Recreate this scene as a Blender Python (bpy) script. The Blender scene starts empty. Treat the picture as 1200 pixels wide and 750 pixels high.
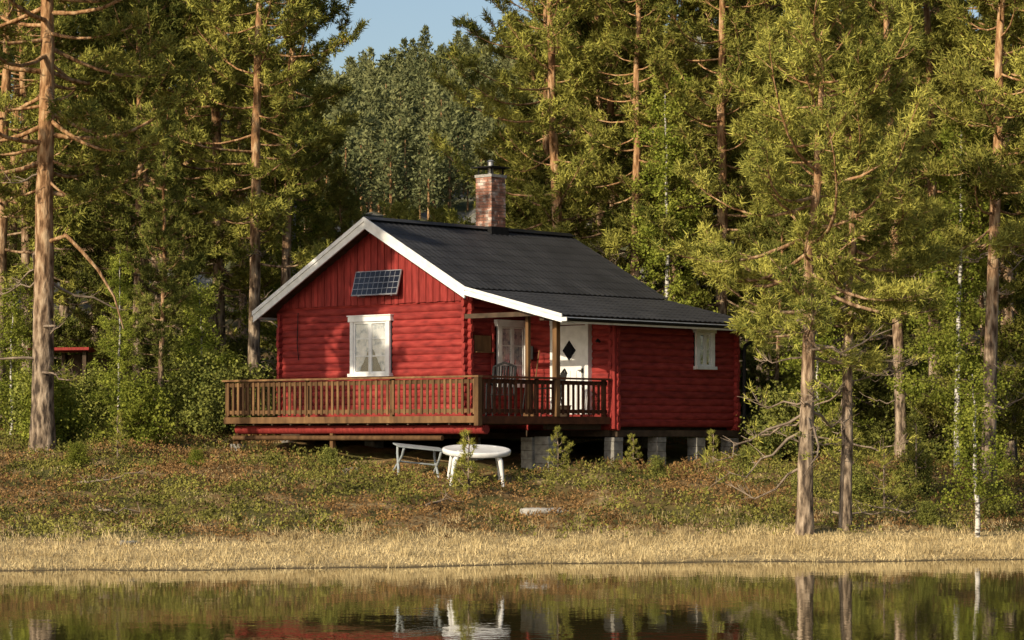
import bpy, math, numpy as np
from mathutils import Vector
R_=np.random.RandomState
scene=bpy.context.scene
# ------------------------------------------------------------------ mesh helpers
def build(name, parts, mats, parent=None, loc=(0,0,0), link=True):
    Vs=[];LV=[];LS=[];MI=[];SM=[];off=0;lo=0
    for p in parts:
        V,F,mi=p[0],p[1],p[2]; sm=p[3] if len(p)>3 else False
        V=np.asarray(V,float); F=np.asarray(F,int)
        Vs.append(V); LV.append((F+off).ravel()); k=F.shape[1]
        LS.append(lo+np.arange(len(F))*k); lo+=F.size; off+=len(V)
        MI.append(np.full(len(F),mi)); SM.append(np.full(len(F),sm))
    Vs=np.concatenate(Vs);LV=np.concatenate(LV);LS=np.concatenate(LS);MI=np.concatenate(MI);SM=np.concatenate(SM)
    me=bpy.data.meshes.new(name)
    me.vertices.add(len(Vs)); me.vertices.foreach_set("co",Vs.astype(np.float32).ravel())
    me.loops.add(len(LV)); me.loops.foreach_set("vertex_index",LV.astype(np.int32))
    me.polygons.add(len(LS)); me.polygons.foreach_set("loop_start",LS.astype(np.int32))
    for m in mats: me.materials.append(m)
    me.polygons.foreach_set("material_index",MI.astype(np.int32))
    me.polygons.foreach_set("use_smooth",SM.astype(bool))
    me.update(calc_edges=True)
    if not link: return me
    return place(name,me,loc,parent=parent)
def place(name,me,loc=(0,0,0),rz=0,sc=1,parent=None,rx=0,ry=0):
    o=bpy.data.objects.new(name,me); scene.collection.objects.link(o)
    o.location=loc; o.rotation_euler=(rx,ry,rz)
    o.scale=(sc,)*3 if not hasattr(sc,'__len__') else sc
    if parent: o.parent=parent
    return o
BF=np.array([[0,3,2,1],[4,5,6,7],[0,1,5,4],[1,2,6,5],[2,3,7,6],[3,0,4,7]])
def box(x0,x1,y0,y1,z0,z1,mi=0):
    return (np.array([[x0,y0,z0],[x1,y0,z0],[x1,y1,z0],[x0,y1,z0],[x0,y0,z1],[x1,y0,z1],[x1,y1,z1],[x0,y1,z1]],float),BF,mi)
def prism(poly,axis_from,axis_to,axis,mi=0):
    A=[];
    for t in (axis_from,axis_to):
        for p in poly:
            q=list(p); q.insert(axis,t); A.append(q)
    return (np.array(A,float),BF,mi)
def beam(p,q,w,h,mi=0,up=(0,0,1)):
    p=np.array(p,float);q=np.array(q,float);d=q-p;d/=np.linalg.norm(d)
    s=np.cross(d,up); n=np.linalg.norm(s)
    s=np.array([1.,0,0]) if n<1e-4 else s/n
    u=np.cross(s,d)
    c=[-s*w/2-u*h/2, s*w/2-u*h/2, s*w/2+u*h/2, -s*w/2+u*h/2]
    return (np.array([p+i for i in c]+[q+i for i in c]),BF,mi)
def tube(P,rad,n=6,mi=0,smooth=True,cap=True,sq=1.0):
    P=np.asarray(P,float); m=len(P); rad=np.broadcast_to(np.asarray(rad,float),(m,))
    T=np.gradient(P,axis=0); T/=np.linalg.norm(T,axis=1)[:,None]+1e-9
    ref=np.array([0,0,1.]) if abs(T[0,2])<.8 else np.array([1.,0,0])
    S=np.cross(T,ref); S/=np.linalg.norm(S,axis=1)[:,None]+1e-9
    U=np.cross(S,T)
    a=np.arange(n)*2*math.pi/n
    V=(P[:,None,:]+rad[:,None,None]*(np.cos(a)[None,:,None]*S[:,None,:]+sq*np.sin(a)[None,:,None]*U[:,None,:])).reshape(-1,3)
    i=np.arange(m-1)[:,None]*n; j=np.arange(n)[None,:]; jn=(j+1)%n
    F=np.stack([i+j,i+jn,i+n+jn,i+n+j],-1).reshape(-1,4)
    if cap:
        V=np.vstack([V,P[0],P[-1]]); c0=m*n;c1=c0+1;b=(m-1)*n;jj=np.arange(n);jm=(jj+1)%n
        tri=np.vstack([np.stack([np.full(n,c0),jm,jj],-1),np.stack([np.full(n,c1),b+jj,b+jm],-1)])
        return [(V,F,mi,smooth),(V,tri,mi,False)]
    return [(V,F,mi,smooth)]
def tf(parts,O,A,C):
    O=np.array(O,float);A=np.array(A,float);C=np.array(C,float);Z=np.array([0,0,1.]);out=[]
    for p in parts:
        V=p[0]; W=O+V[:,0:1]*A+V[:,2:3]*Z+V[:,1:2]*(-C)
        out.append((W,)+tuple(p[1:]))
    return out
# ------------------------------------------------------------------ materials
def newmat(name):
    m=bpy.data.materials.new(name); m.use_nodes=True; nt=m.node_tree; nt.nodes.clear()
    o=nt.nodes.new("ShaderNodeOutputMaterial"); return m,nt,o
def ramp(nt,fac,stops):
    r=nt.nodes.new("ShaderNodeValToRGB"); e=r.color_ramp.elements
    while len(e)<len(stops): e.new(.5)
    for i,(p,c) in enumerate(stops): e[i].position=p; e[i].color=(*c,1)
    nt.links.new(fac,r.inputs[0]); return r.outputs[0]
def noise(nt,scale,detail=4,vec=None,stretch=None,coord="Object"):
    tc=nt.nodes.new("ShaderNodeTexCoord"); v=tc.outputs[coord] if vec is None else vec
    if stretch:
        mp=nt.nodes.new("ShaderNodeMapping"); mp.inputs["Scale"].default_value=stretch; nt.links.new(v,mp.inputs[0]); v=mp.outputs[0]
    n=nt.nodes.new("ShaderNodeTexNoise"); n.inputs["Scale"].default_value=scale; n.inputs["Detail"].default_value=detail
    nt.links.new(v,n.inputs["Vector"]); return n.outputs["Fac"]
def mixc(nt,f,a,b,mode='MIX'):
    m=nt.nodes.new("ShaderNodeMix"); m.data_type='RGBA'; m.blend_type=mode
    for s,v in ((m.inputs[0],f),(m.inputs[6],a),(m.inputs[7],b)):
        if isinstance(v,(int,float)): s.default_value=v
        elif isinstance(v,tuple): s.default_value=(*v,1)
        else: nt.links.new(v,s)
    return m.outputs[2]
def surf(name,stops,scale=8,rough=.7,bump=.2,bscale=40,stretch=None,island=0,spec=.3,metal=0,detail=5,bd=.01):
    m,nt,o=newmat(name); b=nt.nodes.new("ShaderNodeBsdfPrincipled")
    c=ramp(nt,noise(nt,scale,detail,stretch=stretch),stops)
    if island:
        g=nt.nodes.new("ShaderNodeNewGeometry"); mr=nt.nodes.new("ShaderNodeMapRange")
        mr.inputs[3].default_value=1-island; mr.inputs[4].default_value=1+island
        nt.links.new(g.outputs["Random Per Island"],mr.inputs[0])
        vm=nt.nodes.new("ShaderNodeVectorMath"); vm.operation='SCALE'
        nt.links.new(c,vm.inputs[0]); nt.links.new(mr.outputs[0],vm.inputs[3]); c=vm.outputs[0]
    nt.links.new(c,b.inputs["Base Color"]); b.inputs["Roughness"].default_value=rough
    b.inputs["Specular IOR Level"].default_value=spec; b.inputs["Metallic"].default_value=metal
    if bump:
        bp=nt.nodes.new("ShaderNodeBump"); bp.inputs["Strength"].default_value=bump; bp.inputs["Distance"].default_value=bd
        nt.links.new(noise(nt,bscale,4,stretch=stretch),bp.inputs["Height"]); nt.links.new(bp.outputs[0],b.inputs["Normal"])
    nt.links.new(b.outputs[0],o.inputs[0]); return m
def leafmat(name,dark,light,nscale=.8,trans=0,objvar=.33):
    m,nt,o=newmat(name)
    g=nt.nodes.new("ShaderNodeNewGeometry")
    n=noise(nt,nscale,1)
    a=nt.nodes.new("ShaderNodeMath"); a.operation='MULTIPLY_ADD'; a.inputs[1].default_value=.55
    nt.links.new(g.outputs["Random Per Island"],a.inputs[0])
    mm=nt.nodes.new("ShaderNodeMath"); mm.operation='MULTIPLY_ADD'; mm.inputs[1].default_value=1.2; mm.inputs[2].default_value=-.38
    nt.links.new(n,mm.inputs[0]); nt.links.new(mm.outputs[0],a.inputs[2])
    c=ramp(nt,a.outputs[0],[(0.05,dark),(.85,light)])
    if objvar:
        oi=nt.nodes.new("ShaderNodeObjectInfo"); mr=nt.nodes.new("ShaderNodeMapRange")
        mr.inputs[3].default_value=1-objvar; mr.inputs[4].default_value=1+objvar; nt.links.new(oi.outputs["Random"],mr.inputs[0])
        vm=nt.nodes.new("ShaderNodeVectorMath"); vm.operation='SCALE'; nt.links.new(c,vm.inputs[0]); nt.links.new(mr.outputs[0],vm.inputs[3]); c=vm.outputs[0]
    d=nt.nodes.new("ShaderNodeBsdfDiffuse"); nt.links.new(c,d.inputs[0]); out=d.outputs[0]
    if trans:
        t=nt.nodes.new("ShaderNodeBsdfTranslucent"); mx=nt.nodes.new("ShaderNodeMixShader"); mx.inputs[0].default_value=trans
        nt.links.new(c,t.inputs[0]); nt.links.new(d.outputs[0],mx.inputs[1]); nt.links.new(t.outputs[0],mx.inputs[2]); out=mx.outputs[0]
    nt.links.new(out,o.inputs[0]); return m
red=surf("red_paint",[(.3,(.15,.020,.018)),(.55,(.265,.034,.029)),(.8,(.33,.06,.048))],3,.7,.35,30,stretch=(1,1,4),island=.16,spec=.15)
redd=surf("red_board_paint",[(.3,(.17,.022,.019)),(.6,(.27,.035,.03)),(.8,(.33,.062,.048))],3,.7,.3,30,stretch=(6,6,1),island=.18,spec=.15)
white=surf("white_paint",[(.3,(.64,.64,.62)),(.6,(.80,.80,.78))],5,.45,.1,30,island=.04)
roofm=surf("roof_sheet",[(.3,(.020,.020,.022)),(.7,(.040,.040,.043))],1.5,.6,.15,60,spec=.4)
wood=surf("weathered_wood",[(.25,(.065,.036,.018)),(.55,(.15,.083,.038)),(.8,(.23,.14,.062))],6,.8,.4,40,stretch=(1,1,.3),island=.35,spec=.15)
woodr=surf("red_brown_wood",[(.3,(.055,.022,.012)),(.7,(.11,.042,.02))],6,.75,.4,40,island=.25,spec=.15)  # darker red-brown wood for the right-hand rail and end rims
darkw=surf("dark_wood",[(.3,(.04,.03,.02)),(.7,(.09,.06,.04))],6,.8,.3,40,spec=.15)
conc=surf("concrete",[(.3,(.15,.14,.125)),(.7,(.29,.28,.25))],9,.9,.5,50)
black=surf("black_metal",[(.3,(.012,.012,.013)),(.7,(.024,.024,.024))],9,.75,.05,50,spec=.12)
plast=surf("white_plastic",[(.3,(.66,.66,.65)),(.7,(.8,.8,.79))],6,.35,.0)
gplast=surf("grey_plastic",[(.3,(.25,.28,.29)),(.7,(.36,.39,.40))],6,.45,.0)
brick=surf("brick",[(.35,(.20,.09,.06)),(.5,(.33,.16,.11)),(.62,(.44,.36,.31))],5,.85,.5,60,island=.5)
mortar=surf("mortar",[(.3,(.28,.26,.24)),(.7,(.40,.38,.35))],20,.9,.4,80)
galv=surf("sheet_metal",[(.3,(.3,.3,.31)),(.7,(.45,.45,.46))],8,.4,.1,30,metal=.6)
rockm=surf("rock",[(.3,(.12,.115,.10)),(.5,(.20,.19,.17)),(.7,(.30,.29,.26))],3,.9,.8,9,bd=.05)
palerock=surf("pale_rock",[(.3,(.28,.26,.23)),(.7,(.46,.44,.40))],5,.9,.6,12,bd=.03)
deadw=surf("dead_wood",[(.3,(.15,.11,.08)),(.7,(.33,.26,.19))],5,.85,.5,30,stretch=(1,1,.3))
curtain=surf("curtain_cloth",[(.35,(.30,.36,.42)),(.5,(.66,.68,.68)),(.7,(.78,.78,.76))],9,.9,.0)
def glassy(name,c,r=.05,alpha=None):
    m,nt,o=newmat(name); b=nt.nodes.new("ShaderNodeBsdfPrincipled"); b.inputs["Base Color"].default_value=(*c,1); b.inputs["Roughness"].default_value=r
    b.inputs["Specular IOR Level"].default_value=.6
    if alpha is not None:
        g=nt.nodes.new("ShaderNodeBsdfGlossy"); g.inputs["Roughness"].default_value=.02; t=nt.nodes.new("ShaderNodeBsdfTransparent"); x=nt.nodes.new("ShaderNodeMixShader"); x.inputs[0].default_value=alpha
        nt.links.new(t.outputs[0],x.inputs[1]); nt.links.new(g.outputs[0],x.inputs[2]); nt.links.new(x.outputs[0],o.inputs[0])
    else: nt.links.new(b.outputs[0],o.inputs[0])
    return m
darkglass_room=glassy("dark_glass_and_dim_room",(.01,.012,.015)); glass=glassy("window_glass",(1,1,1),alpha=.16); solar=glassy("solar_cells",(.010,.012,.022),.18)
def barkmat():
    m,nt,o=newmat("pine_bark"); b=nt.nodes.new("ShaderNodeBsdfPrincipled"); tc=nt.nodes.new("ShaderNodeTexCoord"); sx=nt.nodes.new("ShaderNodeSeparateXYZ"); nt.links.new(tc.outputs["Object"],sx.inputs[0])
    n=noise(nt,11,6,stretch=(1,1,.3)); lo=ramp(nt,n,[(.38,(.06,.045,.034)),(.5,(.22,.165,.115)),(.66,(.42,.33,.24))]); hi=ramp(nt,n,[(.35,(.16,.08,.035)),(.5,(.38,.21,.10)),(.68,(.56,.38,.21))])
    mr=nt.nodes.new("ShaderNodeMapRange"); mr.inputs[1].default_value=2.0; mr.inputs[2].default_value=7; nt.links.new(sx.outputs[2],mr.inputs[0])
    c=mixc(nt,mr.outputs[0],lo,hi); nt.links.new(c,b.inputs["Base Color"]); b.inputs["Roughness"].default_value=.9; b.inputs["Specular IOR Level"].default_value=.1
    bp=nt.nodes.new("ShaderNodeBump"); bp.inputs["Strength"].default_value=1; bp.inputs["Distance"].default_value=.06
    nt.links.new(n,bp.inputs["Height"]); nt.links.new(bp.outputs[0],b.inputs["Normal"]); nt.links.new(b.outputs[0],o.inputs[0]); return m
bark=barkmat()
birchbark=surf("birch_bark",[(.42,(.08,.07,.06)),(.5,(.55,.52,.47)),(.8,(.7,.68,.63))],7,.7,.3,20,stretch=(1,1,3))
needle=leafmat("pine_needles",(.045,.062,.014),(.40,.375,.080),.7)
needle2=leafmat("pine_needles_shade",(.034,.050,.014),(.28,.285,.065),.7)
birchleaf=leafmat("birch_leaves",(.11,.15,.02),(.38,.40,.07),1.0,.3)
farleaf=leafmat("hazed_distant_needles",(.060,.074,.032),(.23,.235,.10),.06,0,0)  # distance haze is mixed into this needle colour
heathm=leafmat("heath_leaves",(.028,.036,.010),(.27,.25,.06),.7,0,0)
rustm=leafmat("heather_brown",(.055,.030,.014),(.34,.20,.08),.8,0,0)
straw=leafmat("dry_grass_blades",(.25,.18,.08),(.70,.56,.30),.7,0,0)
# ------------------------------------------------------------------ terrain
def shore(x):
    xc=np.clip(x,-16,16); return 45.3+.26*xc+.30*np.sin(x*.55+.6)+.16*np.sin(x*1.7+1)+.07*np.sin(x*4.3)
def hump(x,y):
    return np.sin(x*1.9+1.3*np.sin(y*.8))*np.sin(y*1.6+.7*np.sin(x*1.1))*.6+np.sin(x*.7+y*.45)*.6+np.sin(x*4.1+y*2.3)*np.sin(y*4.7-x*1.9)*.4
def g(x,y):
    x=np.asarray(x,float);y=np.asarray(y,float); s=y-shore(x)
    z=np.interp(s,[-70,-8,-2,0,1.2,3,4.5,6,8,11,14,17,20,25,40,60,100],[-1.6,-1.2,-.35,0,.10,.26,.42,.62,.9,1.28,1.52,1.78,2.0,2.4,4.0,6.5,10])
    z=z+hump(x,y)*np.interp(s,[1,4,7,30,60],[.0,.03,.12,.13,.35])
    z=np.maximum(z,np.interp(3-y,[-5,0,4,80],[-1.6,0,.5,5])+.0)
    z=np.where(y<45,np.maximum(z,np.interp(np.abs(x),[40,55,90],[-1.7,0,4])),z)
    H=np.interp(x,[-300,-60,-26,-18,-8,0,16,60,300],[10,16,21,25,27,28,33,34,20])
    q=np.clip((y-105)/200,0,1); q=q*q*(3-2*q)
    z=z+H*q*(1+.06*np.sin(x*.09+y*.05)+.05*np.sin(x*.23-y*.11))
    return z
def axis(core,a,b,step,lo,hi,n):
    c=np.arange(a,b+1e-6,step)
    L=a-np.geomspace(step,a-lo,n)[::-1]; Hh=b+np.geomspace(step,hi-b,n); return np.concatenate([L,c,Hh])
ax=axis(0,-18,18,.16,-520,520,60); ay=axis(0,38,72,.16,-120,900,90)
X,Y=np.meshgrid(ax,ay); Z=g(X,Y); nx,ny=len(ax),len(ay)
idx=np.arange(nx*ny).reshape(ny,nx); F=np.stack([idx[:-1,:-1],idx[:-1,1:],idx[1:,1:],idx[1:,:-1]],-1).reshape(-1,4)
m,nt,o=newmat("ground_soil"); b=nt.nodes.new("ShaderNodeBsdfPrincipled"); at=nt.nodes.new("ShaderNodeAttribute"); at.attribute_name="bank"
n1=noise(nt,.9,6); n2=noise(nt,6,5)
veg=ramp(nt,n1,[(.3,(.06,.062,.018)),(.45,(.11,.095,.033)),(.55,(.16,.10,.044)),(.7,(.32,.24,.12))])
dry=ramp(nt,n2,[(.3,(.28,.20,.10)),(.6,(.47,.36,.18)),(.8,(.56,.45,.25))])
mud=(.07,.052,.03)
mr=nt.nodes.new("ShaderNodeMapRange"); mr.inputs[1].default_value=3.0; mr.inputs[2].default_value=4.8; nt.links.new(at.outputs["Fac"],mr.inputs[0])
c=mixc(nt,mr.outputs[0],dry,veg)
mr2=nt.nodes.new("ShaderNodeMapRange"); mr2.inputs[1].default_value=.0; mr2.inputs[2].default_value=.4; nt.links.new(at.outputs["Fac"],mr2.inputs[0])
c=mixc(nt,mr2.outputs[0],mud,c)
far=ramp(nt,noise(nt,.13,8),[(.35,(.05,.06,.025)),(.5,(.11,.11,.05)),(.58,(.21,.20,.17))])
mr3=nt.nodes.new("ShaderNodeMapRange"); mr3.inputs[1].default_value=50; mr3.inputs[2].default_value=90; nt.links.new(at.outputs["Fac"],mr3.inputs[0])
c=mixc(nt,mr3.outputs[0],c,far)
nt.links.new(c,b.inputs["Base Color"]); b.inputs["Roughness"].default_value=.95; b.inputs["Specular IOR Level"].default_value=.1
bp=nt.nodes.new("ShaderNodeBump"); bp.inputs["Strength"].default_value=.8; bp.inputs["Distance"].default_value=.06; nt.links.new(n2,bp.inputs["Height"]); nt.links.new(bp.outputs[0],b.inputs["Normal"])
nt.links.new(b.outputs[0],o.inputs[0]); groundm=m
gr=build("ground",[(np.stack([X.ravel(),Y.ravel(),Z.ravel()],-1),F,0,True)],[groundm])
a_=gr.data.attributes.new("bank",'FLOAT','POINT'); a_.data.foreach_set("value",(Y-shore(X)).ravel().astype(np.float32))
# water
m,nt,o=newmat("pond_water"); b=nt.nodes.new("ShaderNodeBsdfPrincipled"); b.inputs["Base Color"].default_value=(.045,.036,.012,1); b.inputs["Roughness"].default_value=.015; b.inputs["IOR"].default_value=1.6
bp=nt.nodes.new("ShaderNodeBump"); bp.inputs["Strength"].default_value=.3; bp.inputs["Distance"].default_value=.009
a1=noise(nt,1.6,3,stretch=(1,.55,1)); a2=noise(nt,7,3,stretch=(1,.6,1))
ad=nt.nodes.new("ShaderNodeMath"); ad.operation='MULTIPLY_ADD'; ad.inputs[1].default_value=.3; nt.links.new(a2,ad.inputs[0]); nt.links.new(a1,ad.inputs[2])
nt.links.new(ad.outputs[0],bp.inputs["Height"]); nt.links.new(bp.outputs[0],b.inputs["Normal"]); nt.links.new(b.outputs[0],o.inputs[0])
build("pond_water",[(np.array([[-60,-2,0],[60,-2,0],[60,56,0],[-60,56,0]],float),np.array([[0,1,2,3]]),0)],[m])
# ------------------------------------------------------------------ cabin (local x=s right along gable, y=r back along ridge)
CX,CY=-.975,60.0; ANG=-math.radians(42)
cab=bpy.data.objects.new("red_cabin",None); scene.collection.objects.link(cab); cab.location=(CX,CY,0); cab.rotation_euler=(0,0,ANG)
ca,sa=math.cos(ANG),math.sin(ANG)
def W(s,r): return CX+s*ca-r*sa, CY+s*sa+r*ca
def toloc(x,y):
    dx=x-CX;dy=y-CY; return dx*ca+dy*sa, -dx*sa+dy*ca
rg=R_(3)
TL=-5.92; RID=-2.65; AP=7.03; SL=.545; RB=6.2; FL=2.56
def roofz(s):
    if s<=RID: return AP-SL*(RID-s)
    if s<=.39: return AP-SL*(s-RID)
    return AP-SL*(.39-RID)-.24*(s-.39)
logs=[]
hh=.158
def wall(p,q,z0,z1,off=0,ext=.14):
    p=np.array(p,float);q=np.array(q,float);d=(q-p)/np.linalg.norm(q-p); z=z0+off*hh
    while z<z1:
        e0=ext+rg.uniform(-.02,.03);e1=ext+rg.uniform(-.02,.03)
        P=[(*(p-d*e0),z),(*(p+(q-p)*.33),z+rg.uniform(-.004,.004)),(*(p+(q-p)*.66),z+rg.uniform(-.004,.004)),(*(q+d*e1),z)]
        logs.extend(tube(P,.046+rg.uniform(-.002,.003),14,sq=1.85)); z+=hh
wall((TL,0),(0,0),2.3,5.2)
wall((0,0),(0,RB),2.3,5.3,.5)
wall((TL,0),(TL,RB),2.3,4.95,.5)
wall((TL,RB),(0,RB),2.3,5.2)
wall((0.05,1.9),(2.6,1.9),2.35,4.78,0)
wall((2.6,1.9),(2.6,RB),2.35,4.62,.5)
wall((0,RB),(2.6,RB),2.35,4.7,0)
build("log_walls",logs,[red],cab)
bd=[];s=TL-.02;k=0
def vb(s0,s1,zb,rr):
    za=roofz(s0)-.10; zc=roofz(s1)-.10
    return (np.array([[s0,rr-.03,zb],[s1,rr-.03,zb],[s1,rr,zb],[s0,rr,zb],[s0,rr-.03,za],[s1,rr-.03,zc],[s1,rr,zc],[s0,rr,za]]),BF,0)
while s<0.12:
    for yy in (0,RB+.15):
        if roofz(s)-.1>5.17: bd.append(vb(s,s+.105,5.12+rg.uniform(-.01,.01),-.045+yy-(.018 if k%2 else 0)))
    s+=.108;k+=1
s=.1
while s<2.6:
    bd.append(vb(s,s+.1,4.70,1.89-(.02 if k%2 else 0))); s+=.104;k+=1
bd.append(box(2.60,2.72,1.78,1.90,2.3,4.62)); 
build("gable_boards",bd,[redd],cab)
# roof
r0,r1=-.5,6.5
def sheet(sa_,sb,za,zb,step=.36):
    nr=int((r1-r0)/.03); rr=np.linspace(r0,r1,nr)
    L=abs(sb-sa_); rows=max(1,round(L/step)); S=[];O=[]
    for i in range(rows):
        for f,of in ((0,0.0),(.5,.004),(.93,.010),(.97,.011)):
            S.append((i+f)/rows);O.append(of)
    S.append(1);O.append(0); S=np.array(S);O=np.array(O)
    G,Rr=np.meshgrid(S,rr); OO=np.meshgrid(O,rr)[0]
    V=np.stack([sa_+(sb-sa_)*G,Rr,za+(zb-za)*G+OO+.010*np.sin(Rr*2*math.pi/.18)],-1).reshape(-1,3)
    n=len(S); ix=np.arange(nr*n).reshape(nr,n); F=np.stack([ix[:-1,:-1],ix[:-1,1:],ix[1:,1:],ix[1:,:-1]],-1).reshape(-1,4)
    return (V,F[:,::-1],0,False)
rp=[]
LE=-6.3
rp.append(sheet(RID,LE,AP,roofz(LE))); rp.append(sheet(RID,.42,AP,roofz(.39)-.005)); rp.append(sheet(.36,3.2,roofz(.39)-.02,roofz(3.2)))
rp.append(prism([(RID-.16,AP-.045),(RID,AP+.03),(RID,AP+.055),(RID-.18,AP-.03)],r0-.02,r1+.02,1)); rp.append(prism([(RID,AP+.03),(RID+.16,AP-.045),(RID+.18,AP-.03),(RID,AP+.055)],r0-.02,r1+.02,1))
build("roof_covering",rp,[roofm],cab)
dk=[]
for a,b2 in ((LE,RID),(RID,.39),(.39,3.18)):
    za,zb=roofz(a)-.03,roofz(b2)-.03
    dk.append(prism([(a,za-.09),(b2,zb-.09),(b2,zb),(a,za)],r0+.02,r1-.02,1))
build("roof_deck",dk,[darkw],cab)
bb=[]
def barge(a,b2,w,y0,y1,dz=.02):
    za,zb=roofz(a)+dz,roofz(b2)+dz
    bb.append(prism([(a,za-w),(b2,zb-w),(b2,zb),(a,za)],y0,y1,1))
barge(LE-.03,RID,.25,-.56,-.52); barge(RID,.42,.25,-.56,-.52); barge(.42,3.22,.17,-.56,-.52,dz=.012)
barge(LE-.03,RID,.25,6.45,6.49,-.05); barge(RID,.42,.25,6.45,6.49,-.05); barge(.42,3.18,.15,6.45,6.49,dz=-.05)
for yy in ((-.585,-.563),):
    barge(LE-.04,RID,.10,*yy,dz=.035); barge(RID,.44,.10,*yy,dz=.035); barge(.44,3.24,.07,*yy,dz=.03)
bb.append(box(LE-.05,LE-.02,-.52,6.44,roofz(LE)-.17,roofz(LE)-.01))
bb.append(box(3.185,3.205,-.5,6.44,roofz(3.2)-.17,roofz(3.2)-.04))
build("bargeboards",bb,[white],cab)
gt=[]
zg=roofz(3.2)-.07; a=np.linspace(math.pi,2*math.pi,9); V=[];
for rr in (-.55,6.6):
    for q in a: V.append([3.285+.065*math.cos(q),rr,zg+.065*math.sin(q)])
V=np.array(V); F=np.array([[i,i+1,i+10,i+9] for i in range(8)]); gt.append((V,F,0,True))
V2=V.copy(); V2[:,0]=3.285+(V[:,0]-3.285)*.9; V2[:,2]=zg+(V[:,2]-zg)*.9; gt.append((V2,F[:,::-1],0,True))
for q in (-.55,6.6): gt.append(box(3.21,3.36,q-.012,q+.012,zg-.07,zg+.015,1))
gt+=tube([(3.285,6.3,zg-.05),(3.27,6.3,zg-.16),(2.82,6.33,zg-.42),(2.8,6.33,zg-.6),(2.8,6.33,2.3)],.045,8,0)
build("rain_gutter",gt,[black,white],cab)
# chimney
cs,cr=RID,3.65; ch=[box(cs-.235,cs+.235,cr-.235,cr+.235,6.6,8.28,1)]
z=6.62;k=0
while z<8.22:
    for side in range(4):
        offs=[-.25,0.0] if k%2 else [-.25,-.125,.125]
        lens=[.245,.245] if k%2 else [.12,.245,.12]
        for o_,l in zip(offs,lens):
            c0=o_+.003;c1=o_+l; j=rg.uniform(-.004,.004); pr=.25+j
            if side==0: bx=box(cs+c0,cs+c1,cr-pr,cr-.2,z,z+.062)
            elif side==1: bx=box(cs+.2,cs+pr,cr+c0,cr+c1,z,z+.062)
            elif side==2: bx=box(cs+c0,cs+c1,cr+.2,cr+pr,z,z+.062)
            else: bx=box(cs-pr,cs-.2,cr+c0,cr+c1,z,z+.062)
            ch.append(bx)
    z+=.075;k+=1
ch.append(box(cs-.27,cs+.27,cr-.27,cr+.27,8.235,8.30,1))
for i in (-.2,.2):
    for j in (-.2,.2): ch.append(box(cs+i-.015,cs+i+.015,cr+j-.015,cr+j+.015,8.3,8.46,2))
ch.append(box(cs-.33,cs+.33,cr-.33,cr+.33,8.46,8.485,2)); ch+=tube([(cs,cr,8.3),(cs,cr,8.62)],.07,10,3); ch+=tube([(cs,cr,8.62),(cs,cr,8.66)],[.1,.03],10,3)
ch.append(box(cs-.30,cs+.30,cr-.30,cr+.30,6.70,7.06,2))
build("chimney",ch,[brick,mortar,black,galv],cab)
# windows
def window(name,O,A,C,w,h,cols,rows,sash=2,lower=0.0,curt=True):
    P=[]; t=.10
    yo=-.18
    P.append(box(-.02,w+.02,-.12,0,-.0,h,2))  # dark sheet stands in for the unlit room behind the panes
    P.append(box(0,t,yo,-.02,0,h,0));P.append(box(w-t,w,yo,-.02,0,h,0))
    P.append(box(-.05,w+.05,yo-.015,-.02,h,h+.12,0));P.append(box(-.04,w+.04,yo-.04,-.02,-.07,0,0))
    P.append(box(-.07,w+.07,yo-.035,-.02,h+.12,h+.145,0))
    iw=(w-2*t)/sash
    for i in range(sash):
        a0=t+i*iw+.004;a1=a0+iw-.008; q=.045
        P.append(box(a0,a0+q,yo+.02,-.1,lower,h-.005,0));P.append(box(a1-q,a1,yo+.02,-.1,lower,h-.005,0))
        P.append(box(a0+q,a1-q,yo+.02,-.1,lower,lower+q,0));P.append(box(a0+q,a1-q,yo+.02,-.1,h-q-.005,h-.005,0))
        for j in range(1,rows):
            zz=lower+(h-lower)*j/rows; P.append(box(a0+q,a1-q,yo+.022,-.12,zz-.012,zz+.012,0))
        for j in range(1,cols):
            xx=a0+(a1-a0)*j/cols; P.append(box(xx-.012,xx+.012,yo+.024,-.121,lower+q,h-q-.01,0))
        P.append(box(a0+q-.002,a1-q+.002,-.147,-.144,lower+q-.002,h-q,1))
    if curt:
        xs=np.linspace(t+.02,w-t-.02,60); V=[];
        zt=h-.06
        for x in xs:
            f=(x-t)/(w-2*t); edge=abs(f-.5)*2
            zb=lower+.06+(h-lower)*(.52*max(0,1-edge*1.5)) 
            V.append([x,-.131+.006*math.sin(x*70),zt]);V.append([x,-.131+.006*math.sin(x*70),zb])
        F=np.array([[2*i,2*i+1,2*i+3,2*i+2] for i in range(59)]); P.append((np.array(V),F,3,True))
    o=build(name,tf(P,O,A,C),[white,glass,darkglass_room,curtain],cab); return o
GA=(1,0,0);GC=(0,-1,0);SA=(0,1,0);SC=(1,0,0)
window("gable_window",(-3.56,.06,3.56),GA,GC,1.26,1.18,1,3)
window("side_window",(2.54,4.68,3.72),SA,SC,.66,.76,1,2,sash=2)
window("porch_window",(-.06,.88,3.30),SA,SC,.98,1.28,1,3,sash=2)
P=[box(0,.93,-.14,0,0,2.0,0),box(-.09,0,-.17,0,0,2.02,0),box(.93,1.02,-.17,0,0,2.02,0),box(-.1,1.03,-.175,0,2.02,2.13,0)]
c=(.46,1.45);d=.23
for rr,mi,y0,y1 in ((d+.035,0,-.155,-.12),(d,1,-.158,-.13)):
    V=[]
    for y in (y0,y1):
        for dx,dz in ((-rr*.85,0),(0,-rr),(rr*.85,0),(0,rr)): V.append([c[0]+dx,y,c[1]+dz])
    P.append((np.array(V),BF,mi))
for x in (.12,.3,.48,.66,.82): P.append(box(x-.004,x+.004,-.143,-.13,.08,1.0,2))
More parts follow.
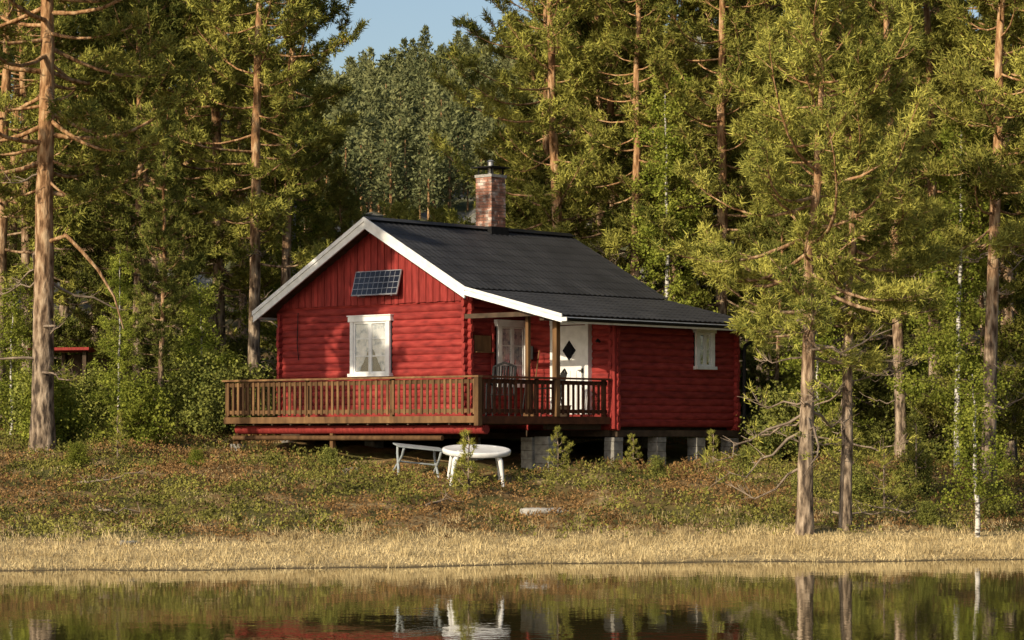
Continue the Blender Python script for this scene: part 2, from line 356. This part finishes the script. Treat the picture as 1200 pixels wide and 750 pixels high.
P+= [box(.82,.86,-.17,-.14,.95,1.05,1),box(.74,.86,-.2,-.185,1.0,1.02,1)]
build("front_door",tf(P,(.98,1.90,2.58),GA,GC),[white,darkglass_room,conc],cab)
P=[box(2.54,2.66,-.08,.04,2.56,4.72,1),box(1.86,1.94,-.18,-.1,2.56,4.86,1),
   box(2.5,2.62,-.44,1.77,4.60,4.70,2),box(0.3,2.5,-.42,-.34,4.70,4.80,2),
   box(.1,2.6,1.72,1.775,2.56,2.62,0)]
build("porch_posts",P,[redd,wood,darkw],cab)
P=[box(TL+.02,0,-.06,.06,2.08,2.22,0),box(-.06,.06,.07,RB,2.08,2.22,0),box(2.52,2.68,1.92,RB+.1,2.13,2.27,0),box(.07,2.5,1.84,1.96,2.13,2.27,0),
   box(TL,-.1,.1,RB-.1,2.23,2.3,0),box(.12,2.45,2.0,RB-.1,2.28,2.34,0)]
build("sill_beams",P,[darkw],cab)
# deck
DF=-2.48;DL=-5.15;DR=2.6
P=[];x=DL
r=DF
while r<-.14:
    P.append(box(DL,DR,r,r+.118,2.515,2.545+rg.uniform(0,.003),0)); r+=.125
r=-.02
while r<1.7:
    P.append(box(.14,DR,r,r+.118,2.515,2.545+rg.uniform(0,.003),0)); r+=.125
P.append(box(DL-.02,DR+.03,DF-.04,DF-.005,2.42,2.56,0)); P.append(box(DR+.005,DR+.04,DF-.003,1.72,2.40,2.56,1)); P.append(box(DL-.04,DL-.005,DF,0,2.40,2.56,1))
P+=tube([(DL+.1,DF+.28,2.28),(DR-.02,DF+.28,2.28)],.1,10,2); P+=tube([(DL+.1,DF+.16,2.10),(DR-1.2,DF+.2,2.10)],.055,8,0)
x=DL+.3
while x<DR: P.append(box(x,x+.05,DF+.0,-.1,2.38,2.51,3)); x+=.6
P.append(box(DR-.3,DR-.2,-.1,1.7,2.28,2.5,3))
for sx_,ry in ((-1.95,DF+.25),(-5.0,DF+.25),(.6,-.4)):
    wx,wy=W(sx_,ry); gz=float(g(wx,wy)); P.append(box(sx_-.045,sx_+.045,ry-.045,ry+.045,gz+.1,2.2,0)); P.append(box(sx_-.15,sx_+.15,ry-.1,ry+.1,gz-.2,gz+.16,4))
build("wooden_deck",P,[wood,woodr,redd,darkw,conc],cab)
P=[]
x=DL+.05
while x<DR-.1:
    P.append(box(x,x+.062,DF-.005,DF+.018,2.60,3.33+rg.uniform(-.004,.004),0))
    x+=.168
for x in (DL,-2.55,.05): P.append(box(x-.03,x+.05,DF+.02,DF+.10,2.4,3.36,0))
P.append(box(DR-.06,DR+.06,DF-.06,DF+.06,2.36,3.37,0))
P.append(box(DL-.05,DR+.07,DF-.07,DF+.07,3.36,3.40,0)); P.append(box(DL,DR-.07,DF+.02,DF+.055,3.24,3.33,0)); P.append(box(DL,DR-.07,DF+.02,DF+.055,2.63,2.71,0))
y=DF+.14
while y<1.68:
    P.append(box(DR-.018,DR+.005,y,y+.062,2.60,3.33,1)); y+=.168
for y in (-.6,1.62): P.append(box(DR-.1,DR-.02,y-.04,y+.04,2.5,3.36,1))
P.append(box(DR-.07,DR+.07,DF+.075,1.74,3.355,3.395,1)); P.append(box(DR-.055,DR-.02,DF+.07,1.7,3.24,3.33,1)); P.append(box(DR-.055,DR-.02,DF+.07,1.7,2.63,2.71,1))
y=DF+.1
while y<-.3:
    P.append(box(DL-.018,DL+.005,y,y+.062,2.60,3.33,0)); y+=.168
P.append(box(DL-.05,DL+.05,DF+.075,-.1,3.355,3.395,0))
build("deck_railing",P,[wood,woodr],cab)
P=[]
for sx_,ry,wd in ((2.4,-.12,.2),(2.05,-.2,.16),(2.55,1.95,.14),(2.55,3.45,.14),(2.55,4.87,.14),(2.55,6.1,.14),(0,.1,.16),(0,3,.16),(-3,.1,.16),(-5.8,.1,.16),(0,6,.16),(-5.8,6,.16)):
    wx,wy=W(sx_,ry); gz=float(g(wx,wy))-.25; top=2.12 if wd!=.2 else 2.14
    z=gz;
    while z<top-.02:
        z2=min(z+.2,top); j=rg.uniform(-.008,.008); P.append(box(sx_-wd+j,sx_+wd+j,ry-.15,ry+.15,z,z2-.008)); z=z2
build("foundation_blocks",P,[conc],cab)
P=[]
s0,s1=-3.33,-1.88
def sp(s,f,o): return [s, -.12-.16*(1-f)-o*.95, 5.31+.56*f+o*.25]
def spbox(sA,sB,f0,f1,o0,o1,mi):
    return (np.array([sp(sA,f0,o1),sp(sB,f0,o1),sp(sB,f0,o0),sp(sA,f0,o0),sp(sA,f1,o1),sp(sB,f1,o1),sp(sB,f1,o0),sp(sA,f1,o0)]),BF,mi)
P.append(spbox(s0,s1,0,1,0,.03,1)); P.append(spbox(s0+.02,s1-.02,.03,.97,.031,.034,0))
for i in range(10):
    a=s0+.02+(s1-s0-.04)*i/9; P.append(spbox(a-.005,a+.005,.01,.99,.035,.038,1))
for i in range(5):
    a=.03+.94*i/4; P.append(spbox(s0,s1,a-.01,a+.01,.0385,.041,1))
for s in (s0+.2,s1-.2): P.append(beam((s,-.08,5.3),(s,-.28,5.31),.03,.03,1))
build("solar_panel",P,[solar,galv],cab)
P=[box(.06,.10,.12,.66,4.0,4.36,0),box(.06,.19,.1,.68,3.98,4.0,0),box(.06,.12,.7,.74,2.6,4.6,1)]
P+=tube([(-5.3,-.09,5.0),(-5.32,-.10,4.3),(-5.28,-.09,3.9)],.012,5,2)
P+=tube([(2.3,1.77,4.2),(2.3,1.70,4.25),(2.3,1.66,4.2)],.03,6,2)
build("wall_fittings",P,[wood,redd,black],cab)
P=tube([(.65,1.35,2.57),(.6,1.7,4.05)],.015,6,0); P+=[box(.5,.8,1.28,1.36,2.56,2.72,0)]
P+=tube([(.35,1.4,2.57),(.3,1.7,3.95)],.018,6,1); P.append(box(.2,.42,1.68,1.71,3.85,4.15,1))
ob=build("leaning_shovel_and_broom",P,[wood,black]); ob.parent=cab
P=[]
for i in (-.22,.22):
    P+=tube([(i,-.24,0),(i,-.22,.42),(i,-.2,.62),(i,.05,.64),(i,.2,.62)],.018,6,0); P+=tube([(i,.28,0),(i,.2,.42),(i,.27,.7),(i,.33,.95)],.018,6,0)
for k in range(6): P.append(box(-.22,.22,-.22+k*.075,-.17+k*.075,.415,.43,0))
for k in range(9): P+=tube([(-.2+k*.05,.21,.45),(-.2+k*.05,.33,.98)],.016,5,0)
P+=tube([(-.22,.33,.95),(0,.345,1.04),(.22,.33,.95)],.026,6,0)
ch_=build("porch_chair",P,[black],link=False)
wx,wy=W(1.25,-.3); place("porch_chair",ch_,(wx,wy,2.545),rz=ANG+.5,sc=1.15); wx,wy=W(1.9,.55); place("porch_chair",ch_,(wx,wy,2.545),rz=ANG-.6)
P=tube([(0,0,0),(0,0,.02),(0,0,.24)],[.09,.1,.14],14,0)+tube([(0,0,.24),(0,0,.26)],[.155,.155],14,0)
wx,wy=W(2.3,.6); build("flower_pot",P,[darkw],loc=(wx,wy,2.545))
# ------------------------------------------------------------------ garden furniture
def lathe_oval(rx,ry,prof,n=32,mi=0):
    a=np.arange(n)*2*math.pi/n; V=[];
    for (f,z) in prof:
        for q in a: V.append([rx*f*math.cos(q),ry*f*math.sin(q),z])
    m=len(prof); F=[[i*n+j,i*n+(j+1)%n,(i+1)*n+(j+1)%n,(i+1)*n+j] for i in range(m-1) for j in range(n)]
    return (np.array(V),np.array(F),mi,True)
P=[lathe_oval(.70,.52,[(.05,.665),(.9,.665),(.9,.60),(.95,.59),(.985,.60),(1.0,.655),(.995,.685),(.96,.70),(.9,.692),(.05,.692)])]
for i in (-1,1):
    for j in (-1,1):
        P+=tube([(i*.36,j*.26,.66),(i*.46,j*.33,.5),(i*.50,j*.36,.25),(i*.53,j*.38,0)],[.07,.055,.04,.03],8,0)
P+=[box(-.42,.42,-.02,.02,.56,.64),box(-.02,.02,-.3,.3,.57,.64)]
tx,ty=-.74,55.4; o=build("white_garden_table",P,[plast],loc=(tx,ty,float(g(tx,ty))+.03)); o.rotation_euler=(.17,.02,.1)
P=[]
for k in range(5):
    y=-.26+k*.115; P.append(prism([(y,.0),(y+.1,.0),(y+.1,.025),(y,.025)],-.5,.5,0,0))
    P[-1][0][:,2]+= .62
for i in (-.4,.4):
    P+=tube([(i,-.26,.6),(i*1.0,-.2,.45),(i*1.02,-.05,.3),(i*1.05,.1,.18),(i*1.1,.26,0)],[.028]*5,8,0); P+=tube([(i,.26,.6),(i,.2,.45),(i*1.02,.05,.3),(i*1.05,-.1,.18),(i*1.1,-.26,0)],[.028]*5,8,0)
P+=tube([(-.41,0,.3),(.41,0,.3)],.02,6,0)
tx,ty=-2.0,56.7; o=build("grey_garden_bench",P,[gplast],loc=(tx,ty,float(g(tx,ty))+.0)); o.rotation_euler=(.12,.10,.3)
# ------------------------------------------------------------------ vegetation generators
def norm(v): return v/(np.linalg.norm(v,axis=-1,keepdims=True)+1e-9)
def tufts(rng,P,D,L,w,per,spread,mi,jit=.22):
    n=len(P); P=np.repeat(P,per,0); D=np.repeat(D,per,0); N_=n*per
    d=norm(norm(D)+rng.normal(0,spread,(N_,3))); wv=norm(np.cross(d,rng.normal(0,1,(N_,3))))*(w*rng.uniform(.7,1.3,(N_,1))/2)
    l=L*rng.uniform(.65,1.25,(N_,1)); P=P+rng.normal(0,L*jit,(N_,3))
    V=np.stack([P-wv,P+wv,P+d*l],1).reshape(-1,3); F=np.arange(N_*3).reshape(-1,3)
    return (V,F,mi)
def twigset(rng,A,B,spacing,t0=.25):
    PP=[];DD=[]
    for a,b in zip(A,B):
        L=np.linalg.norm(b-a); k=max(2,int(L/spacing)); t=np.linspace(t0,1,k)[:,None]
        PP.append(a+(b-a)*t); DD.append(np.repeat((b-a)[None],k,0))
    return np.concatenate(PP),np.concatenate(DD)
def pine(seed,H=14,r0=.18,cb=.3,R=2.3,nl=70,dead=8,L=.15,w=.033,per=8,lean=.02,spacing=.12,shade=False,tw=1.0,wig=.05,top=.45,dl=(.25,.65),lr=.20):
    rng=R_(seed); parts=[]
    n=16; hz=np.linspace(0,1,n); off=np.cumsum(rng.normal(0,wig,(n,2)),0)*np.linspace(0,1,n)[:,None]; la=rng.uniform(0,6.28)
    T=np.stack([off[:,0]+lean*H*hz*math.cos(la),off[:,1]+lean*H*hz*math.sin(la),hz*H-.15],-1)
    rad=r0*(1-hz)**.75*.92+.012; rad[0]*=1.25
    parts+=tube(T,rad,10,0,True,False)
    def tp(h): return np.array([np.interp(h,hz*H,T[:,k]) for k in range(3)])
    A=[];B=[]
    for i in range(nl+dead):
        isdead=i>=nl
        if isdead: f=0;h=rng.uniform(cb*H*.3,cb*H*1.15); ln=R*rng.uniform(*dl)
        else:
            f=((i+rng.uniform(0,1))/nl)**.95; h=cb*H+(H-cb*H)*f*.985
            ln=R*(min(1,.5+f*2.2)*(1-f)**top+.10)*rng.uniform(.4,1.3)
        az=i*2.4+rng.uniform(-.9,.9); el=(-.15+f*.95+rng.uniform(-.35,.35)) if not isdead else rng.uniform(-.35,.3)
        d=np.array([math.cos(az)*math.cos(el),math.sin(az)*math.cos(el),math.sin(el)])
        k=7;t=np.linspace(0,1,k)[:,None]; side=np.cross(d,[0,0,1]); bend=rng.normal(0,.2)
        curl=rng.uniform(-.05,.35) if not isdead else rng.uniform(-.3,.1)
        pts=tp(h)+d*ln*t+side*bend*ln*np.sin(t*2.2)+np.array([0,0,1])*ln*(curl*t**2-.12*np.sin(t*3.1))
        if isdead: pts[1:]+=rng.normal(0,.04,(k-1,3))*ln
        rr=max(.010,r0*lr*(1-f*.6))*(1-t[:,0])**.8*(ln/R)**.5+.005
        if isdead: rr=rr*.7
        parts+=tube(pts,rr,5,2 if isdead else 0,True,False)
        nt_=int((6+ln*5.0)*tw) if not isdead else int(4+ln*5)
        for j in range(nt_):
            q=rng.uniform(.18,1)**.7 if not isdead else rng.uniform(.3,1); x=q*(k-1);i0=min(int(x),k-2); p=pts[i0]+(pts[i0+1]-pts[i0])*(x-i0)
            dr=norm(pts[i0+1]-pts[i0]); sd=norm(np.cross(dr,[0,0,1]))*(1 if rng.rand()<.5 else -1)
            dd=norm(dr*rng.uniform(.3,1.0)+sd*rng.uniform(.2,1)+np.array([0,0,rng.uniform(-.2,.7)])); tl=rng.uniform(.2,.55)*(1.15-q*.5)*min(1,ln/1.4+.25)*(1.15 if not isdead else .8)
            e=p+dd*tl+np.array([0,0,.06])
            parts+=tube([p,(p+e)/2+rng.normal(0,.015,3),e],[.008,.006,.004],3,2 if isdead else 0,False,False)
            if not isdead:
                A.append(p);B.append(e)
                for _ in range(2):
                    m_=p+(e-p)*rng.uniform(.3,.8); A.append(m_); B.append(m_+norm(dd+rng.normal(0,.7,3))*tl*.5)
            elif rng.rand()<.2: A.append((p+e)/2);B.append(e)
    A=np.array(A);B=np.array(B); P,D=twigset(rng,A,B,spacing,.45)
    parts.append(tufts(rng,P,D+np.array([0,0,.05]),L,w,per,.85,1))
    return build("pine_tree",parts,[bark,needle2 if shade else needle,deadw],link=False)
def broad(seed,H=5,r0=.05,cb=.3,R=1.2,nl=26,leaf=.055,per=5,name="birch_tree",barkm=None,lm=None,spacing=.08):
    rng=R_(seed);parts=[];n=10;hz=np.linspace(0,1,n); off=np.cumsum(rng.normal(0,.03,(n,2)),0)
    T=np.stack([off[:,0],off[:,1],hz*H-.1],-1); parts+=tube(T,r0*(1-hz)**.7+.006,8,0,True,False); A=[];B=[]
    for i in range(nl):
        f=i/nl;h=H*(cb+(1-cb)*f*.97); ln=R*(1-f*.75)*rng.uniform(.6,1.1); az=i*2.4+rng.uniform(-.4,.4); el=.6+rng.uniform(-.2,.3)
        d=np.array([math.cos(az)*math.cos(el),math.sin(az)*math.cos(el),math.sin(el)]); p0=np.array([np.interp(h,hz*H,T[:,k]) for k in range(3)])
        t=np.linspace(0,1,5)[:,None]; pts=p0+d*ln*t+np.array([0,0,-1])*ln*.35*t**2
        parts+=tube(pts,.010*(1-t[:,0])+.003,4,2,True,False)
        for j in range(int(5+ln*7)):
            q=rng.uniform(.1,1)*4;i0=min(int(q),3);p=pts[i0]+(pts[i0+1]-pts[i0])*(q-i0); e=p+norm(d+rng.normal(0,.7,3))*rng.uniform(.15,.45)-np.array([0,0,.08]); A.append(p);B.append(e)
    P,D=twigset(rng,np.array(A),np.array(B),spacing); n=len(P); P=np.repeat(P,per,0)+rng.normal(0,.06,(n*per,3)); M=len(P)
    u=norm(rng.normal(0,1,(M,3)));v=norm(np.cross(u,rng.normal(0,1,(M,3)))); s=leaf*rng.uniform(.6,1.2,(M,1))
    V=np.stack([P-u*s*.5,P+v*s*.36,P+u*s*.5,P-v*s*.36],1).reshape(-1,3); parts.append((V,np.arange(M*4).reshape(-1,4),1))
    return build(name,parts,[barkm or birchbark,lm or birchleaf,darkw],link=False)
def gz(x,y): return float(g(x,y))
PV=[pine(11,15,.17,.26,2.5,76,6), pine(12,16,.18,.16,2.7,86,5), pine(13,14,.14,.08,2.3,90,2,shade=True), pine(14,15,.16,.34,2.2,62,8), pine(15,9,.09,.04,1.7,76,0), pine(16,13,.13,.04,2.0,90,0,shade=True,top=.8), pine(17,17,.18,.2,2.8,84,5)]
def put(v,x,y,sc=1,rz=0,rx=0,ry=0): place("pine_tree",PV[v],(x,y,gz(x,y)-.05),rz,sc,rx=rx,ry=ry)
leftpine=pine(21,17,.27,.34,3.8,78,8,wig=.04,lean=.0,lr=.24)
place("pine_tree",leftpine,(-10.35,60.2,gz(-10.35,60.2)-.05),.6)
shader=pine(24,17,.26,.50,2.5,84,4,wig=.04,lean=.0,w=.065,L=.18,per=12,tw=1.5)
place("pine_tree",shader,(-12.9,52.8,gz(-12.9,52.8)-.05),2.6,1.0)
front=pine(22,9.9,.16,.38,2.45,58,20,wig=.05,lean=.0,L=.13,w=.022,per=11,spacing=.09,top=.42,dl=(.35,.85),lr=.28,tw=1)
place("pine_tree",front,(5.36,50.0,gz(5.36,50.0)-.05),.3)
front2=pine(23,9.0,.12,.44,1.9,38,14,wig=.07,lean=.015,L=.13,w=.022,per=11,spacing=.09,lr=.28,dl=(.35,.8),tw=1)
place("pine_tree",front2,(6.2,50.8,gz(6.2,50.8)-.05),2.0)
keys=[(0,-6.6,69.5,1.05),(1,-7.9,74,1.05),(3,-6.0,71.5,.98),(2,-9.6,70,1.),(6,-12.8,68,1.0),(2,-11.5,75,1.1),(5,-8.6,66.5,.62),
 (1,1.25,70.5,1.0),(0,.9,75,1.0),(2,2.8,73,1.15),(6,4.2,71,1.),(1,5.3,69,1.0),(3,3.1,69.2,.95),(0,7.4,68,1.05),(6,6.6,72,1.1),(1,9.2,66,1.0),
 (3,9.9,56.8,1.0),(0,9.8,63,1.),(3,8.7,61,.9),(6,11.3,62,1.),(3,12.4,58,.9),(2,8.0,64.5,.95),(5,7.2,66,.7),(4,-3.1,72.5,.62),(4,-4.6,75,.7),(3,11.0,56,1.05),(4,10.4,60,.9),(5,6.3,65.5,.5),(4,-1.9,74,.58),(4,-.6,72,.68)]
pos=[(a[1],a[2]) for a in keys]
rr=R_(77)
for k,(v,x,y,s) in enumerate(keys): put(v,x,y,s,rr.uniform(0,6.28))
n=0;tries=0
while n<68 and tries<6000:
    tries+=1; y=66+48*rr.rand()**1.3; x=rr.uniform(-.25,.25)*y; a=x/y
    s_,r_=toloc(x,y)
    if -8.2<s_<4.8 and -4<r_<8.4: continue
    if y<70 and x>-13 and x<-9 : continue
    if any((x-p)**2+(y-q)**2<6.5 for p,q in pos): continue
    v=rr.choice([0,1,2,3,5,6,1,2]); sc=rr.uniform(.75,1.2)
    if -.086<a<.010:
        lim=np.interp(a,[-.086,-.070,-.056,-.03,-.010,.010],[60,180,225,235,215,110]); zt=2.16+(510-lim-rr.uniform(0,50))*y/3200; hmax=zt-gz(x,y)
        if hmax<3: continue
        v=4; sc=min(1.2,hmax/9)
    pos.append((x,y)); put(v,x,y,sc,rr.uniform(0,6.28)); n+=1
b1=broad(31,3.1,.045,.22,.9,30,.06,6); place("birch_tree",b1,(8.6,50.4,gz(8.6,50.4)),0)
b2=broad(32,9,.07,.12,2.0,60,.08,7); b3=broad(33,4.5,.04,.08,1.5,44,.07,7)
for x,y,s,m_ in ((9.5,58.5,.9,b2),(-9.3,64.5,.5,b2),(12.6,64,1.1,b2),(3.9,67.6,1.0,b2),(-6.2,76,1.1,b2),(8.4,69,1.2,b2),(7.0,62.9,.9,b3),(-7.5,66.5,.8,b3),(-11.6,63,.8,b3)):
    place("birch_tree",m_,(x,y,gz(x,y)),rr.uniform(0,6),s)
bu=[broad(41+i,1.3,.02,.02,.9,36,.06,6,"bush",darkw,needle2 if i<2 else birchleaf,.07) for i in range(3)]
for i in range(125):
    y=rr.uniform(61,80); x=rr.uniform(-.22,.22)*y; s_,r_=toloc(x,y)
    if -6.8<s_<3.6 and -3<r_<7.4: continue
    place("bush",bu[rr.choice([0,1,0,1,2])],(x,y,gz(x,y)-.1),rr.uniform(0,6),rr.uniform(.6,1.7))
for x,y,s in ((5.0,58.4,.5),(3.0,57.0,.35),(-6.5,56.2,.3),(6.9,54.5,.6),(8.3,55.6,.8),(7.9,52.0,.4),(-8.9,56.0,.45),(9.4,53.2,.6),(-3.9,58.2,.35),(5.9,55.4,.45),(-11.0,67.5,.9),(-10.1,67.8,.7),(-11.9,67.6,1.0)):
    place("bush",bu[rr.choice([0,1,2])],(x,y,gz(x,y)-.05),rr.uniform(0,6),s)
sap=pine(51,1.7,.02,.05,.42,18,0,L=.09,w=.014,per=9,spacing=.06,wig=.01,tw=.4)
for x,y,s in ((-.86,53.6,.8),(.95,56.6,.6),(2.55,57.6,.5),(-8.3,57.5,.6),(7.3,53.5,.8),(4.3,58.4,.6),(6.9,57,1.2),(8.2,55.5,1.0)):
    place("pine_sapling",sap,(x,y,gz(x,y)),rr.uniform(0,6),s)
# ------------------------------------------------------------------ distant forest (one object)
def fartree(seed,H,wd,rd):
    rng=R_(seed); k=640; f=rng.uniform(.2,1,k); rad=H*wd*(1-f**rd)**.6*rng.uniform(.2,1,k)+.1; az=rng.uniform(0,6.28,k)
    lump=(np.sin(az*3+f*13+seed)+1.2)/2.2; rad=rad*(.35+.8*lump)
    P=np.stack([rad*np.cos(az),rad*np.sin(az),f*H],-1); D=norm(P*np.array([1,1,0])+np.array([0,0,.4])); V,F,_=tufts(rng,P,D,.42,.24,1,.8,0); return V,F
fts=[fartree(60,8,.26,2.2),fartree(61,9,.22,1.6),fartree(62,7,.28,2.6),fartree(63,9,.2,1.2),fartree(64,8,.24,2)]
rng=R_(5);VV=[];FF=[];TT=[];off=0
for i in range(1250):
    y=rng.uniform(140,330); a=rng.uniform(-.10,.03) if i<950 else rng.uniform(-.3,.3); x=a*y
    if -.075<a<.005 and y<150 : continue
    V,F=fts[rng.randint(5)]; s=rng.uniform(.3,.85); t=rng.uniform(0,6.28); Rm=np.array([[math.cos(t),-math.sin(t),0],[math.sin(t),math.cos(t),0],[0,0,1]])
    q=(V*np.array([1,1,rng.uniform(.75,1.15)]))@Rm.T*s+np.array([x,y,gz(x,y)-.3]); VV.append(q);FF.append(F+off);off+=len(q)
    z0=gz(x,y)-.3; TT+=tube([(x,y,z0),(x,y,z0+6.0*s)],[.16*s,.03],4,1,True,False)
build("distant_forest",[(np.concatenate(VV),np.concatenate(FF),0)]+TT,[farleaf,bark])
# ------------------------------------------------------------------ ground cover
rng=R_(8)
def scatter(n,smin,smax,xr=15,pw=1):
    x=rng.uniform(-xr,xr,n); s=smin+(smax-smin)*rng.rand(n)**pw; y=shore(x)+s; return x,y,s
def under(x,y):
    s_,r_=toloc(x,y); return ((s_>-6.1)&(s_<2.9)&(r_>-.3)&(r_<6.4))|((s_>-5.3)&(s_<2.7)&(r_>-2.0)&(r_<1))
x,y,s=scatter(110000,.05,5.6); wob=.7*np.sin(x*.9+1)+.4*np.sin(x*2.3); keep=rng.rand(len(x))<np.interp(s+wob,[.0,.6,3.2,4.8],[.45,.9,.9,.05]); x,y=x[keep],y[keep]
x2,y2,s2=scatter(60000,4.2,22); pn=np.sin(x2*1.3+2*np.sin(y2*.6))*np.sin(y2*1.1+x2*.4); k2=(pn>.1)&(rng.rand(len(x2))<.8)&(~under(x2,y2)); x2,y2=x2[k2],y2[k2]
x=np.concatenate([x,x2]);y=np.concatenate([y,y2])
P=np.stack([x,y,g(x,y)-.01],-1); D=np.tile([0,0,1.],(len(P),1))+rng.normal(0,.25,(len(P),3))
xc=rng.uniform(-14,14,260); yc=shore(xc)+rng.uniform(.1,6,260); xc=np.repeat(xc,30)+rng.normal(0,.07,7800); yc=np.repeat(yc,30)+rng.normal(0,.07,7800)
P2=np.stack([xc,yc,g(xc,yc)-.01],-1)
build("dry_grass",[tufts(rng,P,D,.085,.013,1,.55,0),tufts(rng,P2,np.tile([0,0,1.],(7800,1)),.2,.012,1,.28,0,jit=.02)],[straw])
def plants(name,n,smin,smax,mat_,rad,hgt,per,leaf,thr,sgn,pw=1,ph=0,nz=.2):
    x,y,s=scatter(n,smin,smax,16,pw); pn=np.sin(x*.9+ph+1.5*np.sin(y*.5))*np.sin(y*.8+x*.3+ph)+.5*np.sin(x*2.7+y)*np.sin(y*2.2-x)+rng.normal(0,nz,len(x))
    k=(pn*sgn>thr)&(~under(x,y))&(rng.rand(len(x))<np.interp(s,[smin,smin+1.5],[.1,1])); x,y=x[k],y[k]; C=np.stack([x,y,g(x,y)],-1); C=np.repeat(C,per,0); M=len(C)
    sz=np.repeat(rng.uniform(.5,1.45,len(x)),per)[:,None]
    d=norm(rng.normal(0,1,(M,3)));d[:,2]=np.abs(d[:,2]); C=C+d*np.array([rad,rad,hgt])*sz*rng.uniform(.4,1,(M,1))
    build(name,[tufts(rng,C,d,leaf,leaf*.62,1,.8,0)],[mat_])
plants("bilberry_shrubs",14000,3.4,26,heathm,.18,.24,17,.062,-.05,1)
plants("heather",15000,3.4,24,rustm,.17,.19,14,.055,-.08,-1,ph=.2)
def rock(name,x,y,sx,sy,sz,seed,mt=None):
    rng=R_(seed); import bmesh
    bm=bmesh.new(); bmesh.ops.create_icosphere(bm,subdivisions=3,radius=1)
    ph=rng.uniform(0,6,6)
    for v in bm.verts:
        c=v.co; k=1+.14*math.sin(c.x*3+ph[0])*math.sin(c.y*3.3+ph[1])+.10*math.sin(c.z*5+ph[2]+c.x*2)+.05*math.sin(c.x*9+ph[3])*math.sin(c.y*8+ph[4]); v.co=Vector((c.x*sx*k,c.y*sy*k,max(-.6,min(.75,c.z))*sz*k))
    me=bpy.data.meshes.new(name); bm.to_mesh(me); bm.free(); me.materials.append(mt or rockm); me.polygons.foreach_set("use_smooth",[True]*len(me.polygons)); place(name,me,(x,y,gz(x,y)+sz*.35),rng.uniform(0,1))
rock("rock",.6,52.6,.48,.28,.12,1,palerock); rock("rock",-3.4,57.8,.2,.15,.12,3); rock("rock",-6.6,47.0,.2,.12,.06,4)
def fallen(x,y,L,a,seed,h=.05):
    rng=R_(seed); t=np.linspace(0,1,8); P=np.stack([x+np.cos(a)*L*t,y+np.sin(a)*L*t,np.zeros(8)],-1); P[:,:2]+=rng.normal(0,.03*L,(8,2)); P[:,2]=g(P[:,0],P[:,1])+h+rng.uniform(0,.08,8)
    parts=tube(P,.022*(1-t)+.006,5,0)
    for j in range(5):
        i=rng.randint(1,7); parts+=tube([P[i],P[i]+np.array([*rng.normal(0,.2,2),rng.uniform(.02,.2)])],[.010,.004],4,0)
    build("fallen_branch",parts,[deadw])
for i,(x,y,L,a) in enumerate(((-8.5,53.5,1.4,.4),(-1.6,51.6,1.0,.9),(6.1,52.,1.3,.2),(-7.6,49.9,.9,.3),(8.2,53.,1.6,2.9))): fallen(x,y,L,a,90+i,.1)
P=np.array([(-10.25,60.1,6.4),(-9.8,60,6.55),(-9.45,60,6.2),(-9.1,60,5.8),(-8.75,60.1,5.2),(-8.55,60.1,4.5)]); build("broken_pine_limb",tube(P,[.05,.05,.045,.04,.03,.015],6,0),[bark])
e=bpy.data.objects.new("wood_shelter",None); scene.collection.objects.link(e); e.location=(-11.1,69.5,gz(-11.1,69.5)+.0); e.rotation_euler=(0,0,-.3)
P=[box(-.66,.66,.6,.66,.0,1.7)]
for i in (-.6,.6): P+= [box(i-.05,i+.05,-.75,-.65,0,1.74),box(i-.05,i+.05,.5,.59,0,1.74)]
for k in range(5): P+=tube([(-.5,.0-.1*(k%2),.1+k*.19),(.5,.0-.1*(k%2),.1+k*.19)],.09,8,0)
build("shelter_frame",P,[darkw],e); build("shelter_roof",[prism([(-1.0,1.76),(1.0,1.76),(1.0,1.80),(-1.0,1.83)],-.85,.85,0)],[redd],e)
# ------------------------------------------------------------------ light
EL=math.radians(25); sd=np.array([-.64,-.768]); 
w=bpy.data.worlds.new("World"); scene.world=w; w.use_nodes=True; nt=w.node_tree; nt.nodes.clear()
sky=nt.nodes.new("ShaderNodeTexSky"); sky.sky_type='NISHITA'; sky.sun_disc=False; sky.sun_elevation=EL; sky.sun_rotation=math.atan2(sd[0],sd[1]); sky.air_density=1.0; sky.dust_density=2.0
bg=nt.nodes.new("ShaderNodeBackground"); bg.inputs[1].default_value=.13; wo=nt.nodes.new("ShaderNodeOutputWorld"); nt.links.new(sky.outputs[0],bg.inputs[0]); nt.links.new(bg.outputs[0],wo.inputs[0])
l=bpy.data.lights.new("sun",'SUN'); l.energy=5.0; l.angle=math.radians(.5); l.color=(1,.86,.64); lo=bpy.data.objects.new("sun",l); scene.collection.objects.link(lo)
lo.rotation_euler=Vector((sd[0]*math.cos(EL),sd[1]*math.cos(EL),math.sin(EL))).to_track_quat('Z','Y').to_euler()
# ------------------------------------------------------------------ camera
cd=bpy.data.cameras.new("camera"); cd.lens=96; cd.sensor_width=36; cd.shift_y=.1125; cd.clip_end=3000; co=bpy.data.objects.new("camera",cd); scene.collection.objects.link(co)
co.location=(0,0,2.16); co.rotation_euler=(math.radians(90),0,0); scene.camera=co
scene.view_settings.view_transform='Standard'; scene.view_settings.look='None'; scene.view_settings.exposure=0
